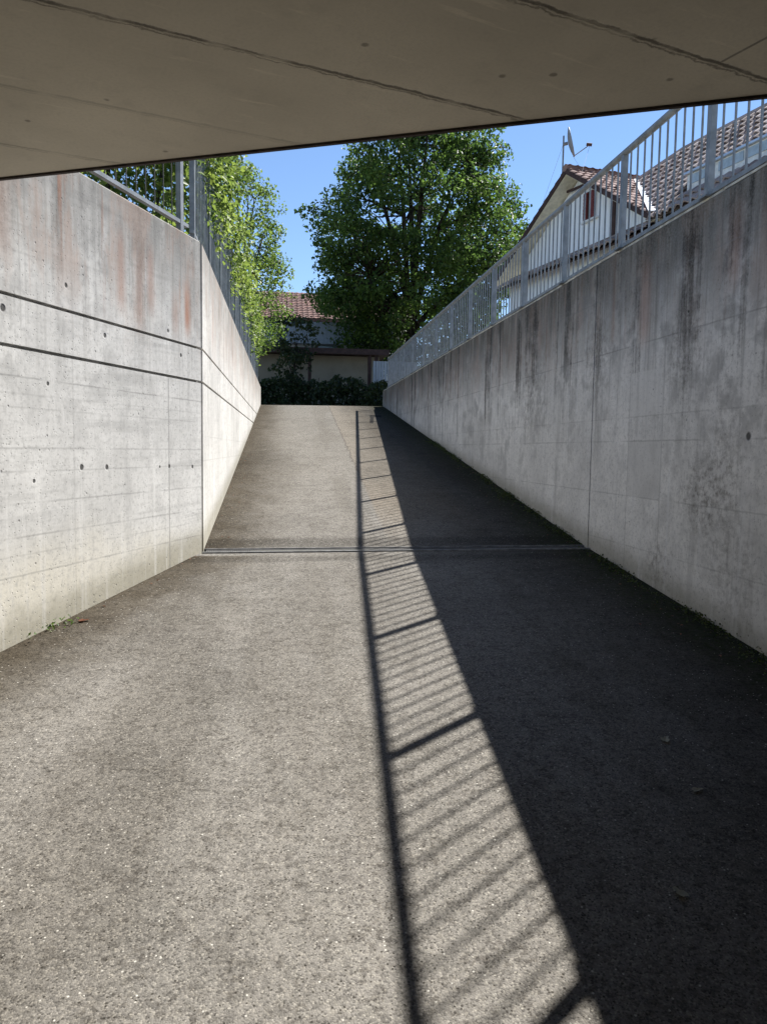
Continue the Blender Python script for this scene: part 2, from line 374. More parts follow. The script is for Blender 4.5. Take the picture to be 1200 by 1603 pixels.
M_tile = tiles_mat('roof_tiles', (.20, .15, .135), (.42, .345, .315), (.13, .105, .095))
M_tile3 = tiles_mat('gable_tiles', (.16, .09, .075), (.32, .21, .18), (.12, .08, .07))
M_tile2 = tiles_mat('old_red_tiles', (.115, .065, .055), (.19, .105, .085), (.11, .07, .06))
M_cream = plain('cream_soffit', (.66, .62, .50), .8)
M_brown = plain('dark_brown_wood', (.055, .03, .025), .7, 0, .3)
M_red = plain('red_shutter', (.16, .035, .035), .6)
M_glass = NT('window_glass', .08, .5); M_glass.color((.10, .14, .18)); M_glass = M_glass.m
M_panel = plain('pale_panel', (.66, .67, .67), .6)
M_flash = plain('zinc_flashing', (.55, .57, .60), .35, .8)
def leaf_mat(name, dark, light, trans=.45, tcol=None):
    t = NT(name, .5, .3); g = t.n('ShaderNodeNewGeometry'); r = g.outputs['Random Per Island']
    big = t.noise(t.pos(), .9, 3)
    f = t.add(t.mul(t.mul(r, r), .5), t.mul(t.step(big, .38, .62), .5))
    c = t.mix(f, dark, light); t.color(c)
    tr = t.n('ShaderNodeBsdfTranslucent')
    tc = t.mix(f, tuple(d*1.4 for d in (tcol or dark)), tuple(min(1, l*1.6) for l in (tcol or light)))
    t.put(tr.inputs[0], tc)
    ms = t.n('ShaderNodeMixShader'); ms.inputs[0].default_value = trans
    t.t.links.new(t.b.outputs[0], ms.inputs[1]); t.t.links.new(tr.outputs[0], ms.inputs[2])
    t.t.links.new(ms.outputs[0], t.t.nodes['Material Output'].inputs[0]); return t.m
M_leaf = leaf_mat('broad_leaves', (.022, .050, .011), (.112, .180, .034), .5)
M_leafy = leaf_mat('fine_leaves', (.055, .10, .02), (.15, .21, .04), .5)
M_ivy = leaf_mat('hedge_leaves', (.06, .105, .02), (.25, .31, .06), .45)
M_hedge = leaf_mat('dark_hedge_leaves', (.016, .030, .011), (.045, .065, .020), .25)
M_moss = leaf_mat('moss', (.04, .06, .012), (.09, .11, .025), .3)
M_dry = leaf_mat('dry_leaf', (.11, .04, .02), (.20, .085, .045), .2)
def bark():
    t = NT('bark', .95, .1); x, y, z = t.xyz(); nz = t.noise(t.comb(t.mul(x, 6.), t.mul(y, 6.), t.mul(z, 1.2)), 2, 5)
    t.color(t.mix(t.step(nz, .35, .65), (.022, .018, .014), (.065, .055, .044))); t.bump(nz, .6, .03); return t.m
M_bark = bark()
def gravel():
    t = NT('gravel', .95, .1); nz = t.noise(t.pos(), 1.3, 5); n2 = t.noise(t.pos(), 14, 4)
    c = t.mix(t.step(nz, .35, .65), (.17, .17, .14), (.23, .22, .19)); t.color(t.mix(t.mul(t.step(n2, .45, .7), .5), c, (.09, .075, .045))); t.bump(n2, .6, .05); return t.m  # gravel tone lightened so the unseen ground bounces light onto the house
M_gravel = gravel()
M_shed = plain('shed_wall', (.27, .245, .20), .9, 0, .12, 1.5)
M_fascia = plain('grey_fascia', (.33, .36, .40), .6, 0, .1, 1)

# ------------------------------------------------------------------ ground and driveway
g = MB()
BK = -9.0
WT = .25
xl = XL-WT
nb = nl(0, WT); nbk = nl(18, WT)
zt = 1.70
g.poly([(-300, nbk.y, zt), (nbk.x, nbk.y, zt), (nb.x-.01, nb.y, zt), (-300, nb.y, zt)])
g.poly([(-300, nb.y, zt), (nb.x-.01, nb.y, zt), (xl, YD+.03, zt), (xl, YC, zt), (-300, YC, zt)])
g.poly([(-300, YC, zt), (xl, YC, zt), (xl-.4, YC+2.5, 1.26), (-300, YC+2.5, 1.26)])
g.poly([(XR+WT, -300, zt), (300, -300, zt), (300, YC, zt), (XR+WT, YC, zt)])
g.poly([(XR+WT, YC, zt), (300, YC, zt), (300, YC+2.5, 1.26), (XR+WT+.4, YC+2.5, 1.26)])
g.poly([(-300, YC+2.5, 1.26), (xl-.4, YC+2.5, 1.26), (XR+WT+.4, YC+2.5, 1.26), (300, YC+2.5, 1.26), (300, 700, 1.26), (-300, 700, 1.26)])
tag(g.build('ground', M_gravel), 'pale gravel ground above and beyond the ramp walls', kind='structure')

d = MB()
ys = [-9, -4, 0, 3, 5.5, 6.4, 6.93, 7.105, 8, 12, 17, 21.5, 22.3, 22.97, 23.6, 25.6]
def zc(x, y):   # crest rounded off
    if y <= 22.3: return gz(x, y)
    t = (y-22.3)/3.3; return gz(x, 22.3) + GB*(y-22.3)*(1-t*.75) - .08*t*t
for a, b in zip(ys[:-1], ys[1:]):
    if a == 6.93: continue
    def lx(y):
        if y >= YD: return XL-.02
        return nl((YD-y)/ND.y).x-.02
    g0, g1 = lx(a), lx(b)
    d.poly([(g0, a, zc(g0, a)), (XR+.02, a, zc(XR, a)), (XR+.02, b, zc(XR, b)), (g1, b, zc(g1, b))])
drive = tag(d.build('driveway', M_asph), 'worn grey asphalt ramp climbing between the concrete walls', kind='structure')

# ------------------------------------------------------------------ walls
def profile(depth, z0, z1, grooves, nrm, gh=.021, gd=.035):
    """closed outline across the wall: face at 0, back at -depth*nrm"""
    pts = [(0, z0)]
    for gzv in sorted(grooves): pts += [(0, gzv-gh/2), (-gd, gzv-gh/2), (-gd, gzv+gh/2), (0, gzv+gh/2)]
    pts += [(0, z1-.012), (-.012, z1), (-depth, z1), (-depth, z0)]
    return [(nrm.x*o, nrm.y*o, zz) for o, zz in pts]
wn_ = MB(); wn_.prism(profile(WT, -2.9, ZL, (.572, .862), NN), nl(.028), nl(17))
wnear = tag(wn_.build('concrete_wall', M_near), 'sunlit left concrete wall nearest the viewer, angled, with rust streaks and two dark horizontal grooves', 'wall')
wf = MB(); wf.prism(profile(WT, -2.2, ZL, (.572, .862), Vector((1, 0, 0))), (XL, YD+.020, 0), (XL, YC, 0))
wfar = tag(wf.build('concrete_wall', M_far), 'bright sunlit concrete wall along the left edge of the upper ramp, below the ivy fence', 'wall')
j = MB(); j.box((XL-.115, YD, -.4), (.12, .09, 4.3)); j.build('joint_strip', M_dark, wfar)
wr = MB(); wr.prism(profile(WT, -3.2, ZR, (), Vector((-1, 0, 0))), (XR, -9, 0), (XR, 6.985, 0)); wr.prism(profile(WT, -2.2, ZR, (), Vector((-1, 0, 0))), (XR, 7.005, 0), (XR, YC, 0))
wright = tag(wr.build('concrete_wall', M_right), 'long shaded concrete wall on the right with dark weather streaks under a railing', 'wall')
j = MB(); j.box((XR+.06, 6.995, -.5), (.08, .03, 4.2)); j.build('joint_strip', M_dark, wright)
rng = random.Random(4)
mo = MB(); y = 2.2
while y < 22.6:
    L = rng.uniform(.5, 1.6); y1 = min(y+L, 22.8); h = rng.uniform(.006, .017); q = rng.uniform(.0, .012)
    mo.box((XR+.052+q, (y+y1)/2, ZR+h/2+.001), (.10, y1-y-rng.choice((0, .02, .05)), h)); y = y1
mo.build('mortar_edge', M_mortar, wright)

# slab over the camera
def edge(x): return .78*4.735 - .445*x
ZS, ZT = 1.388, 1.735
xe = XR-.004; pe = nl((YD-4.40)/ND.y, -.004)
lo = [(pe.x, edge(pe.x)), (xe, edge(xe)), (xe, -9), (nl((YD+9)/ND.y, -.004).x, -9)]
sl = MB(); sl.prism([(a, b, 0) for a, b in lo], (0, 0, ZS), (0, 0, ZT))
slab = tag(sl.build('concrete_slab', M_slab), 'beige concrete ceiling slab overhead with dark board joints, spanning the ramp', 'ceiling')
q = lo[3]; ew = MB(); ew.box(((q[0]+xe)/2, -8.9, -.7), (xe-q[0]-.02, .2, 4.16)); ew.build('light_block_wall', M_slab, slab)  # unseen wall added behind the camera to cut sky light from the back
ed = Vector((xe-pe.x, edge(xe)-edge(pe.x), 0)).normalized(); en = Vector((-ed.y, ed.x, 0))
dr = MB(); a = Vector((pe.x, edge(pe.x), 0))+ed*.02+en*.012; b = Vector((xe, edge(xe), 0))-ed*.01+en*.012
dr.bar(a+Vector((0, 0, ZS+.015)), b+Vector((0, 0, ZS+.015)), .02, .05); dr.build('drip_edge', M_drip, slab)

# ------------------------------------------------------------------ drain channel
dc = thing('drain_channel', (1.06, YD, gz(1.06, YD)), 'steel drain channel with slotted grate crossing the asphalt ramp', 'drain')
def gp(x, y, dz=0): return Vector((x, y, gz(x, YD) + (y-YD)*.12 + dz))
x0, x1 = XL+.0, XR-.0
c = MB(); c.bar(gp(x0, YD-.078, -.002), gp(x1, YD-.078, -.002), .02, .03); c.bar(gp(x0, YD+.078, -.006), gp(x1, YD+.078, -.006), .012, .02); c.build('frame', M_frame, dc)
c = MB(); c.bar(gp(x0, YD, -.09), gp(x1, YD, -.09), .17, .02); c.build('trough', M_dark, dc)
c = MB(); x = x0+.03
while x < x1-.02: c.bar(gp(x, YD-.066, -.012), gp(x, YD+.066, -.012), .009, .02); x += .017
for q in (-.03, .0, .03): c.bar(gp(x0, YD+q, -.016), gp(x1, YD+q, -.016), .006, .012)
c.build('grate', M_galvd, dc)

# ------------------------------------------------------------------ railings
def railing(name, label, P, posts, span, ztop, zbot, zwall, per, lim=100, br=.0085, bmat=None):
    """P(t, z) -> point; posts: list of t; bars between"""
    o = thing(name, P(posts[0], zwall), label, 'railing')
    t0, t1 = span
    b = MB(); b.tube([P(t0, ztop), P(t1, ztop)], .029, 12); b.build('top_rail', M_galv, o, smooth=False)
    b = MB(); b.bar(P(t0, zbot), P(t1, zbot), .04, .03); b.build('bottom_rail', M_galv, o)
    up = Vector((0, 0, 1)); tang = (P(t1, 0)-P(t0, 0)).normalized(); side = tang.cross(up)
    m0 = None
    for t in posts:
        if m0 is None:
            b = MB(); z0 = zwall; b.box((0, 0, (ztop-.02-z0)/2), (.045, .05, ztop-.02-z0), (side, tang, up)); b.box((0, 0, .006), (.10, .10, .012), (side, tang, up))
            q = b.build('post', M_galv, o); m0 = q; q.location = P(t, z0)
        else:
            q = m0.copy(); S.collection.objects.link(q); q.parent = o; q.matrix_parent_inverse = m0.matrix_parent_inverse; q.location = P(t, zwall)
    bars = []
    for a, b2 in zip(posts[:-1], posts[1:]):
        for k in range(1, per): bars.append(a+(b2-a)*k/per)
    first = None; rest = MB()
    bars.sort(key=lambda t: P(t, 2).length)
    for i, t in enumerate(bars):
        if P(t, 2).y < 1: pass
        if i < lim:
            if first is None:
                b = MB(); b.tube([(0, 0, 0), (0, 0, ztop-zbot-.02)], br, 8); q = b.build('baluster', bmat or M_galv, o); first = q; q.location = P(t, zbot+.01)
            else:
                q = first.copy(); S.collection.objects.link(q); q.parent = o; q.matrix_parent_inverse = first.matrix_parent_inverse; q.location = P(t, zbot+.01)
        else: rest.tube([P(t, zbot+.01), P(t, ztop-.01)], br, 6)
    if rest.v: tag(rest.build('baluster_row', bmat or M_galv, o), None, kind='stuff')
    return o
SP = 1.394
posts_r = [2.16, 3.56] + [5.14+SP*i for i in range(0, 13)]
rr = railing('railing', 'galvanised bar railing along the top of the shaded right wall', lambda t, z: Vector((XR+.022, t, z)), posts_r, (2.0, 22.0), 2.575, ZR+.038, ZR+.016, 11)
posts_l = [YD+.10+SP*i for i in range(0, 12)]
rl = railing('railing', 'ivy grown bar railing on the bright wall beside the upper left ramp', lambda t, z: Vector((XL-.09, t, z)), posts_l, (YD+.05, 22.5), 2.95, ZL+.10, ZL+.002, 11, br=.006)
rn = railing('railing', 'bar railing on the near angled left wall in front of the hedge', lambda t, z: nl(t, .09, z), [.22+1.5*i for i in range(0, 3)], (.10, 3.4), 2.95, ZL+.11, ZL+.002, 11, br=.005, bmat=M_galvd)

# ------------------------------------------------------------------ foliage
def leaves(name, pts, size, mat, parent=None, seed=0, up=.35, out=None, aspect=.62, kind=None):
    """one crown mesh of folded leaf faces at pts (n,3)"""
    rg = np.random.default_rng(seed); n = len(pts)
    nv = rg.normal(size=(n, 3)); nv[:, 2] += up*2
    if out is not None: nv += out
    nv /= np.linalg.norm(nv, axis=1)[:, None]
    t = rg.normal(size=(n, 3)); t -= nv*(t*nv).sum(1)[:, None]; t /= np.linalg.norm(t, axis=1)[:, None]
    b = np.cross(nv, t); L = size*rg.uniform(.6, 1.25, n)[:, None]; W = L*aspect*.5; F = nv*L*.14
    V = np.stack([pts-t*L*.5, pts-t*L*.08+b*W+F, pts+t*L*.5-F*.8, pts-t*L*.08-b*W+F], 1).reshape(-1, 3)
    me = bpy.data.meshes.new(name); me.vertices.add(4*n); me.vertices.foreach_set('co', V.astype(np.float32).ravel())
    # two triangles per leaf sharing the midrib
    idx = np.arange(n)[:, None]*4; tri = np.concatenate([idx+0, idx+1, idx+2, idx+0, idx+2, idx+3], 1).ravel()
    me.loops.add(6*n); me.loops.foreach_set('vertex_index', tri.astype(np.int32))
    me.polygons.add(2*n); me.polygons.foreach_set('loop_start', np.arange(0, 6*n, 3, dtype=np.int32)); me.polygons.foreach_set('loop_total', np.full(2*n, 3, dtype=np.int32))
    me.update(); me.validate(); me.materials.append(mat)
    o = bpy.data.objects.new(name, me); S.collection.objects.link(o)
    if parent:
        o.parent = parent; o.matrix_parent_inverse = Matrix.Translation(parent.location).inverted()
    if kind: o['kind'] = kind
    return o

def tree(base, label, prof, nclump, per, lsize, mat, seed, trunk_r, ztrunk, csize=(.5, .95), name='broadleaf_tree', depth=.85, nlimb=9, group=None):
    """prof: list of (z, left extent, right extent) in metres about the trunk axis"""
    rg = np.random.default_rng(seed); o = thing(name, base, label, 'tree', group); bx, by, bz = base
    pz = np.array([p[0] for p in prof]); pl = np.array([p[1] for p in prof]); pr = np.array([p[2] for p in prof])
    C = []
    wts = (pl+pr)
    while len(C) < nclump:
        z = rg.uniform(pz[0], pz[-1]); l = np.interp(z, pz, pl); r = np.interp(z, pz, pr)
        if rg.uniform() > (l+r)/wts.max()*1.0+.1: continue
        a = rg.uniform(0, 2*np.pi); rad = (.35+.65*np.sqrt(rg.uniform()))*rg.uniform(.85, 1.02)
        x = np.cos(a)*rad; y = np.sin(a)*rad*depth*(l+r)/2
        mid = (r-l)/2; half = (l+r)/2
        C.append((bx+mid+x*half, by+y, z, rg.uniform(*csize)))
    C = np.array(C); pts = []; outs = []
    for (cx, cy, cz, cr) in C:
        k = int(per*rg.uniform(.6, 1.3)*(cr/np.mean(csize))**1.5); q = rg.normal(size=(k, 3)); q /= np.linalg.norm(q, axis=1)[:, None]
        rad = cr*rg.uniform(.25, 1, k)[:, None]**.6; q2 = q*rad*np.array([1, 1, .62]); q2[:, 2] -= .25*(q2[:, 0]**2+q2[:, 1]**2)/cr
        pts.append(np.array([cx, cy, cz])+q2); outs.append(q*.9)
    pts = np.concatenate(pts); outs = np.concatenate(outs)
    leaves('crown', pts, lsize, mat, o, seed, .3, outs)
    T = MB(); top = Vector((bx+.1, by, bz+(pz[-1]-bz)*.62)); lean = Vector((bx+rg.uniform(-.15, .15), by, ztrunk))
    T.tube([Vector(base), Vector((bx, by, bz+.4)), lean, top], [trunk_r*1.35, trunk_r, trunk_r*.8, trunk_r*.3], 10)
    T.build('trunk', M_bark, o, smooth=True)
    B = MB(); ends = []
    for i in range(nlimb):
        cz = rg.uniform(pz[0]+.25*(pz[-1]-pz[0]), pz[-1]-.5); a = 2*np.pi*i/nlimb+rg.uniform(-.3, .3)
        l = np.interp(cz, pz, pl); r = np.interp(cz, pz, pr)
        e = Vector((bx+np.cos(a)*.6*(r if np.cos(a) > 0 else l), by+np.sin(a)*.6*(l+r)/2*depth, cz))
        s0 = lean.lerp(top, rg.uniform(0, .75)); s0.z = min(s0.z, cz-.3)
        m = s0.lerp(e, .5)+Vector((0, 0, .25*(e-s0).length*rg.uniform(.1, .6)))
        B.tube([s0, m, e], [trunk_r*.45, trunk_r*.32, trunk_r*.12], 6); ends += [m, e]
    E_ = np.array(ends)
    for (cx, cy, cz, cr) in C:
        q = np.array([cx, cy, cz]); k = np.argmin(((E_-q)**2).sum(1)); s0 = Vector(E_[k]); e = Vector(q)
        m = s0.lerp(e, .5)+Vector(rg.normal(size=3)*.12)
        B.tube([s0, m, e], [trunk_r*.12, trunk_r*.08, trunk_r*.03], 4)
    B.build('branches', M_bark, o, smooth=True)
    return o
# the big tree beyond the ramp: extents read off at 32 m
def prof_px(rows, cx, d):
    k = 1206/d; return sorted([((709-y)/k, (cx-l)/k, (r-cx)/k) for y, l, r in rows])
bigp = prof_px([(180, 610, 735), (205, 578, 760), (230, 528, 778), (260, 524, 795), (300, 522, 812), (335, 482, 828), (365, 470, 832), (400, 480, 830), (440, 484, 826), (480, 490, 815), (520, 500, 800), (550, 535, 770), (585, 580, 700)], 648, 32)
tree((5.2, 32, 1.24), 'tall broad green tree in full leaf at the head of the ramp', bigp, 500, 118, .178, M_leaf, 11, .30, 4.2, (.45, .95))
lp = prof_px([(265, 335, 352), (285, 340, 395), (310, 345, 425), (350, 340, 438), (400, 335, 445), (450, 335, 455), (500, 340, 460), (540, 345, 448), (560, 380, 410)], 385, 24)
tree((-1.28, 24, 1.25), 'smaller light green tree with fine leaves behind the upper left wall', lp, 150, 70, .105, M_leafy, 5, .10, 3.0, (.28, .55))
sp_ = [(1.9, .3, .2), (2.4, .5, .4), (2.9, .6, .6), (3.4, .75, .9), (3.9, .8, .8), (4.4, .6, .45)]
tree((.25, 26.6, 1.25), 'dark leafy shrub standing against the low beige shed', sp_, 34, 42, .15, M_hedge, 8, .05, 1.9, (.25, .42), name='shrub', nlimb=5)

def hedge(label, n, size, mat, sampler, seed, name='hedge', stems=(), cat='hedge'):
    rg = np.random.default_rng(seed); pts, outs = sampler(rg, n)
    o = thing(name, tuple(pts.mean(0)*np.array([1, 1, 0])+np.array([0, 0, pts[:, 2].min()])), label, cat)
    leaves('foliage', pts, size, mat, o, seed, .2, outs)
    if len(stems):
        b = MB()
        for s0, e in stems: b.tube([s0, Vector(s0).lerp(Vector(e), .5)+Vector((rg.normal()*.05, rg.normal()*.05, 0)), e], [.03, .02, .008], 5)
        b.build('stems', M_bark, o)
    return o
def lump(rg, u, z, f=1.): return np.sin(u*2.1*f+1.3)*.5+np.sin(u*5.3*f+z*3)*.3+np.sin(u*9.7*f-z*5+.5)*.2
def ivy(rg, n):
    y = 7.25+15.2*rg.uniform(0, 1, n)**1.35; top = 3.3+.3*lump(rg, y, 0)+.25*np.exp(-(y-7.5)**2/2); z = 1.75+(top-1.75)*rg.uniform(0, 1, n)**.75
    xf = -1.08+.16*lump(rg, y, z)+.42*np.clip((z-1.9)/1.1, 0, 1); x = xf-rg.uniform(0, 1, n)**2*.8+rg.normal(size=n)*.05
    return np.stack([x, y, z+rg.normal(size=n)*.06], 1), np.tile([.9, 0, .3], (n, 1))
hedge('bright yellow green hedge growing through and over the left ramp railing', 20000, .075, M_ivy, ivy, 3, stems=[((-1.3, 7.5+i*1.3, 1.7), (-1.1, 7.7+i*1.3, 3.2)) for i in range(11)])
def nearhedge(rg, n):
    t = rg.uniform(-.5, 4.0, n); z = rg.uniform(1.72, 3.6, n); off = .62+.14*lump(rg, t, z, 1.5)+rg.uniform(0, 1, n)**2*.6
    p = np.array([list(nl(a, o, b)) for a, o, b in zip(t, off, z)])
    return p, np.tile([NN.x*.8, NN.y*.8, .3], (n, 1))
hedge('tall leafy hedge behind the near left railing, just under the slab', 9500, .07, M_ivy, nearhedge, 6, stems=[(nl(.2+.6*i, .8, 1.7), nl(.3+.6*i, .75, 3.4)) for i in range(6)])
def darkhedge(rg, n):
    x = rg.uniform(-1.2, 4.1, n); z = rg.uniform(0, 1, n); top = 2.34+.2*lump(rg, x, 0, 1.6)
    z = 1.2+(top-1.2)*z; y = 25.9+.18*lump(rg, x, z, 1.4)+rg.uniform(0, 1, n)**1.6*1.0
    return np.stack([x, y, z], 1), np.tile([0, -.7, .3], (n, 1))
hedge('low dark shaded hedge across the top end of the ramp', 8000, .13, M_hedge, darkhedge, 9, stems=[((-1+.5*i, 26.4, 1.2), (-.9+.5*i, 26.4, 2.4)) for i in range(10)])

# ------------------------------------------------------------------ low shed and the house far behind
sh = thing('shed', (1.2, 29.5, 1.25), 'low beige shed with dark posts behind the shaded hedge', 'shed')
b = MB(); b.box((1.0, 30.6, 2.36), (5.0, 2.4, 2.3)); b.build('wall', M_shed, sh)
b = MB(); b.box((1.0, 30.2, 3.60), (5.5, 3.6, .14)); b.box((1.0, 28.38, 3.56), (5.5, .06, .2)); b.build('roof', M_brown, sh)
for px in (-1.6, .85, 3.05, 3.3):
    b = MB(); b.box((px, 28.6, 2.36), (.12, .12, 2.3)); b.build('post', M_brown, sh)
an = thing('flat_roofed_building', (1.2, 34, 1.25), 'grey flat roofed building with a dark window above the beige shed', 'building')
b = MB(); b.box((.9, 36, 2.95), (6.6, 5, 3.4)); b.build('wall', M_fascia, an)
b = MB(); b.box((.9, 35.9, 4.88), (7.2, 5.8, .9)); b.build('roof', plain('blue_grey_fascia', (.22, .26, .31), .6), an)
b = MB(); b.box((1.75, 33.48, 4.25), (.95, .05, .75)); w1 = b.build('window', M_brown, an)
b = MB(); b.box((1.75, 33.45, 4.25), (.8, .03, .6)); b.build('pane', M_glass, w1)

def tiled(mb, o, eu, ev, nu, nv, tw=.25, th=.34, lift=.045, amp=.028, clip=None, seg=5):
    """rows of real, stepped and curved roof tiles: o origin at eave, eu along eave, ev up slope"""
    o, eu, ev = Vector(o), Vector(eu), Vector(ev); nn = eu.cross(ev).normalized()
    if nn.z < 0: nn = -nn
    for j in range(nv):
        for i in range(nu):
            c = o+eu*((i+.5)*tw)+ev*((j+.5)*th)
            if clip and not clip(c): continue
            k = len(mb.v)
            for q in range(seg+1):
                f = q/seg; hgt = amp*math.sin(f*math.pi*2-.6)+amp
                for vv, lf in ((-.06, lift), (th+.02, .004)):
                    mb.v.append(tuple(o+eu*((i+f)*tw)+ev*(j*th+vv)+nn*(hgt+lf)))
                mb.v.append(tuple(o+eu*((i+f)*tw)+ev*(j*th-.06)+nn*(hgt+lift-.035)))
            for q in range(seg):
                a0 = k+q*3; a1 = a0+3
                mb.f.append((a0, a1, a1+1, a0+1)); mb.f.append((a0+2, a1+2, a1, a0))
hs = thing('house', (1.0, 46, 1.25), 'distant house with a plain red tiled roof between the two trees', 'house')
b = MB(); b.box((1.5, 50, 4.3), (11, 8, 6.0)); b.build('wall', M_cream, hs)
b = MB(); b.prism([(0, 0, 7.50), (0, 4.6, 9.80), (0, 9.2, 7.50)], (-4.6, 45.4, 0), (7.6, 45.4, 0)); rf = b.build('roof', M_tile2, hs)
b = MB(); ev = Vector((0, 4.6, 2.30)).normalized(); tiled(b, (-4.6, 45.4, 7.51), (1, 0, 0), ev, 40, 15, .305, .35, .05, .02, seg=3); b.build('tile_rows', M_tile2, rf)
b = MB(); b.box((1.5, 45.3, 7.42), (12.2, .14, .14)); b.build('gutter', M_brown, hs)

# pale fence panel by the far end of the right railing
fp = thing('fence_panel', (3.4, 27.3, 1.25), 'pale blue grey fence panel beyond the far end of the right railing', 'fence')
b = MB(); 
for i in range(16): b.box((3.12+i*.1, 27.6, 2.3), (.085, .025, 1.7))
b.build('boards', M_fascia, fp); b = MB(); b.bar((3.05, 27.63, 2.9), (4.7, 27.63, 2.9), .04, .07); b.bar((3.05, 27.63, 1.7), (4.7, 27.63, 1.7), .04, .07); b.build('rails', M_galv, fp)

# ------------------------------------------------------------------ gabled house on the right
A0 = Vector((7.93, 21.9, 0)); E1 = Vector((math.sin(R(-12)), math.cos(R(-12)), 0)); E2 = Vector((math.cos(R(-12)), -math.sin(R(-12)), 0)); UZ = Vector((0, 0, 1))
def H(e, n, z): return A0+E1*e+E2*n+UZ*z
ho = thing('house', tuple(H(-2, 2, 1.7)), 'white gabled house with brown tiled roofs above the right railing', 'house')
AX = (E1, E2, UZ)
WN = .45; ZA = 8.04; LF = (4.35, 5.70); RF = (-3.9, 5.67)
sl_l = (ZA-LF[1])/LF[0]; sl_r = (ZA-RF[1])/(-RF[0])
wb = MB()
gp_ = [H(3.24, WN, 1.5), H(-3.55, WN, 1.5), H(-3.55, WN, ZA-.16-3.55*sl_r), H(0, WN, ZA-.16), H(3.24, WN, ZA-.16-3.24*sl_l)]
gb_ = [p+E2*5 for p in gp_]
wb.poly(gp_); wb.poly(gb_)
for i in range(5): wb.poly([gp_[i], gp_[(i+1) % 5], gb_[(i+1) % 5], gb_[i]])
wb.build('wall', M_siding, ho)
b = MB(); b.box(H(-8.6, 2.9, 3.5), (9.8, 4.9, 4.2), AX); b.build('main_wall', M_siding, ho)
b = MB(); b.box(H(0., .23, 3.55), (6.4, .42, 3.7), AX); b.build('lower_wall', M_siding, ho)
# gable roof slabs with cream undersides
rt = MB(); th = .10
def slabq(mb, a, b, c, d_, t):
    n = (b-a).cross(d_-a).normalized(); n = n if n.z > 0 else -n
    k = [a, b, c, d_]; mb.poly(k); mb.poly([p-n*t for p in k])
    for i in range(4): mb.poly([k[i], k[(i+1) % 4], k[(i+1) % 4]-n*t, k[i]-n*t])
slabq(rt, H(0, 0, ZA), H(LF[0], 0, LF[1]), H(LF[0], 5.8, LF[1]), H(0, 5.8, ZA), th)
slabq(rt, H(0, 0, ZA), H(RF[0], 0, RF[1]), H(RF[0], 5.8, RF[1]), H(0, 5.8, ZA), th)
rt.build('soffit', M_cream, ho)
rb = MB()
for (e, z) in (LF, RF):
    rb.bar(H(0, -.025, ZA-.02), H(e*1.0, -.025, z-.02), .05, .12)
rb.build('bargeboard', M_brown, ho)
ev_r = (H(0, 0, ZA)-H(RF[0], 0, RF[1])).normalized(); Lr = (H(0, 0, ZA)-H(RF[0], 0, RF[1])).length
ev_l = (H(0, 0, ZA)-H(LF[0], 0, LF[1])).normalized(); Ll = (H(0, 0, ZA)-H(LF[0], 0, LF[1])).length
def mainz(n): return 5.67+.985*n
def loc(p): q = p-A0; return q.dot(E1), q.dot(E2), p.z
b = MB()
tiled(b, H(RF[0], -.05, RF[1]+.01), E2, ev_r, 20, int(Lr/.34)+1, clip=lambda p: loc(p)[2] > mainz(loc(p)[1])-.1 if loc(p)[1] > .3 else True)
tiled(b, H(LF[0], -.05, LF[1]+.01), E2, ev_l, 20, int(Ll/.34)+1)
b.tube([H(0, -.05, ZA+.07), H(0, 3, ZA+.07)], .11, 8)
b.build('gable_roof', M_tile3, ho)
# main roof
m = MB(); zr = mainz(2.72)
m.poly([H(-13, -.1, mainz(-.1)), H(-3.95, -.1, mainz(-.1)), H(-.30, 2.25, mainz(2.25)), H(-1.62, 2.72, zr), H(-13, 2.72, zr)])
m.poly([H(-13, 5.5, mainz(-.1)), H(-1.62, 5.5, mainz(-.1)), H(-1.62, 2.72, zr), H(-13, 2.72, zr)])
m.poly([H(-.30, 2.25, mainz(2.25)), H(-1.62, 2.72, zr), H(-1.62, 5.5, mainz(-.1)), H(1, 3.2, mainz(-.1))])
mr = m.build('main_roof', M_tile, ho)
evm = (E2+UZ*.985).normalized()
def okm(p):
    e, n, z = loc(p)
    if e > -3.95+n*1.62+.05: return False
    if n > 2.25 and e > -1.62-(n-2.72)*2.8: return False
    if -12.2 < e < -4.45 and .45 < n < .95: return False
    return n < 2.72
b = MB(); tiled(b, H(-13, -.1, mainz(-.1)+.02), E1, evm, 54, 12, .24, .335, .075, .034, clip=okm)
b.tube([H(-13, 2.72, zr+.06), H(-1.62, 2.72, zr+.06), H(-.30, 2.25, mainz(2.25)+.06)], .10, 8)
b.build('tile_rows', M_tile, mr)
b = MB(); b.bar(H(RF[0]-.10, -.05, RF[1]+.12), H(-.30, 2.24, mainz(2.24)+.11), .26, .03); b.build('valley_flashing', M_flash, ho)
# pent roof across the gable
b = MB(); pe_ = (E2*.62+UZ*.36).normalized(); slabq(b, H(3.4, -.36, 5.28), H(-3.9, -.36, 5.28), H(-3.9, WN, 5.76), H(3.4, WN, 5.76), .05)
pr = b.build('pent_roof', M_brown, ho)
b = MB(); tiled(b, H(3.4, -.38, 5.29), -E1, (H(0, WN, 5.76)-H(0, -.36, 5.28)).normalized(), 30, 3, .243, .32, .05, .03); b.build('tile_rows', M_tile, pr)
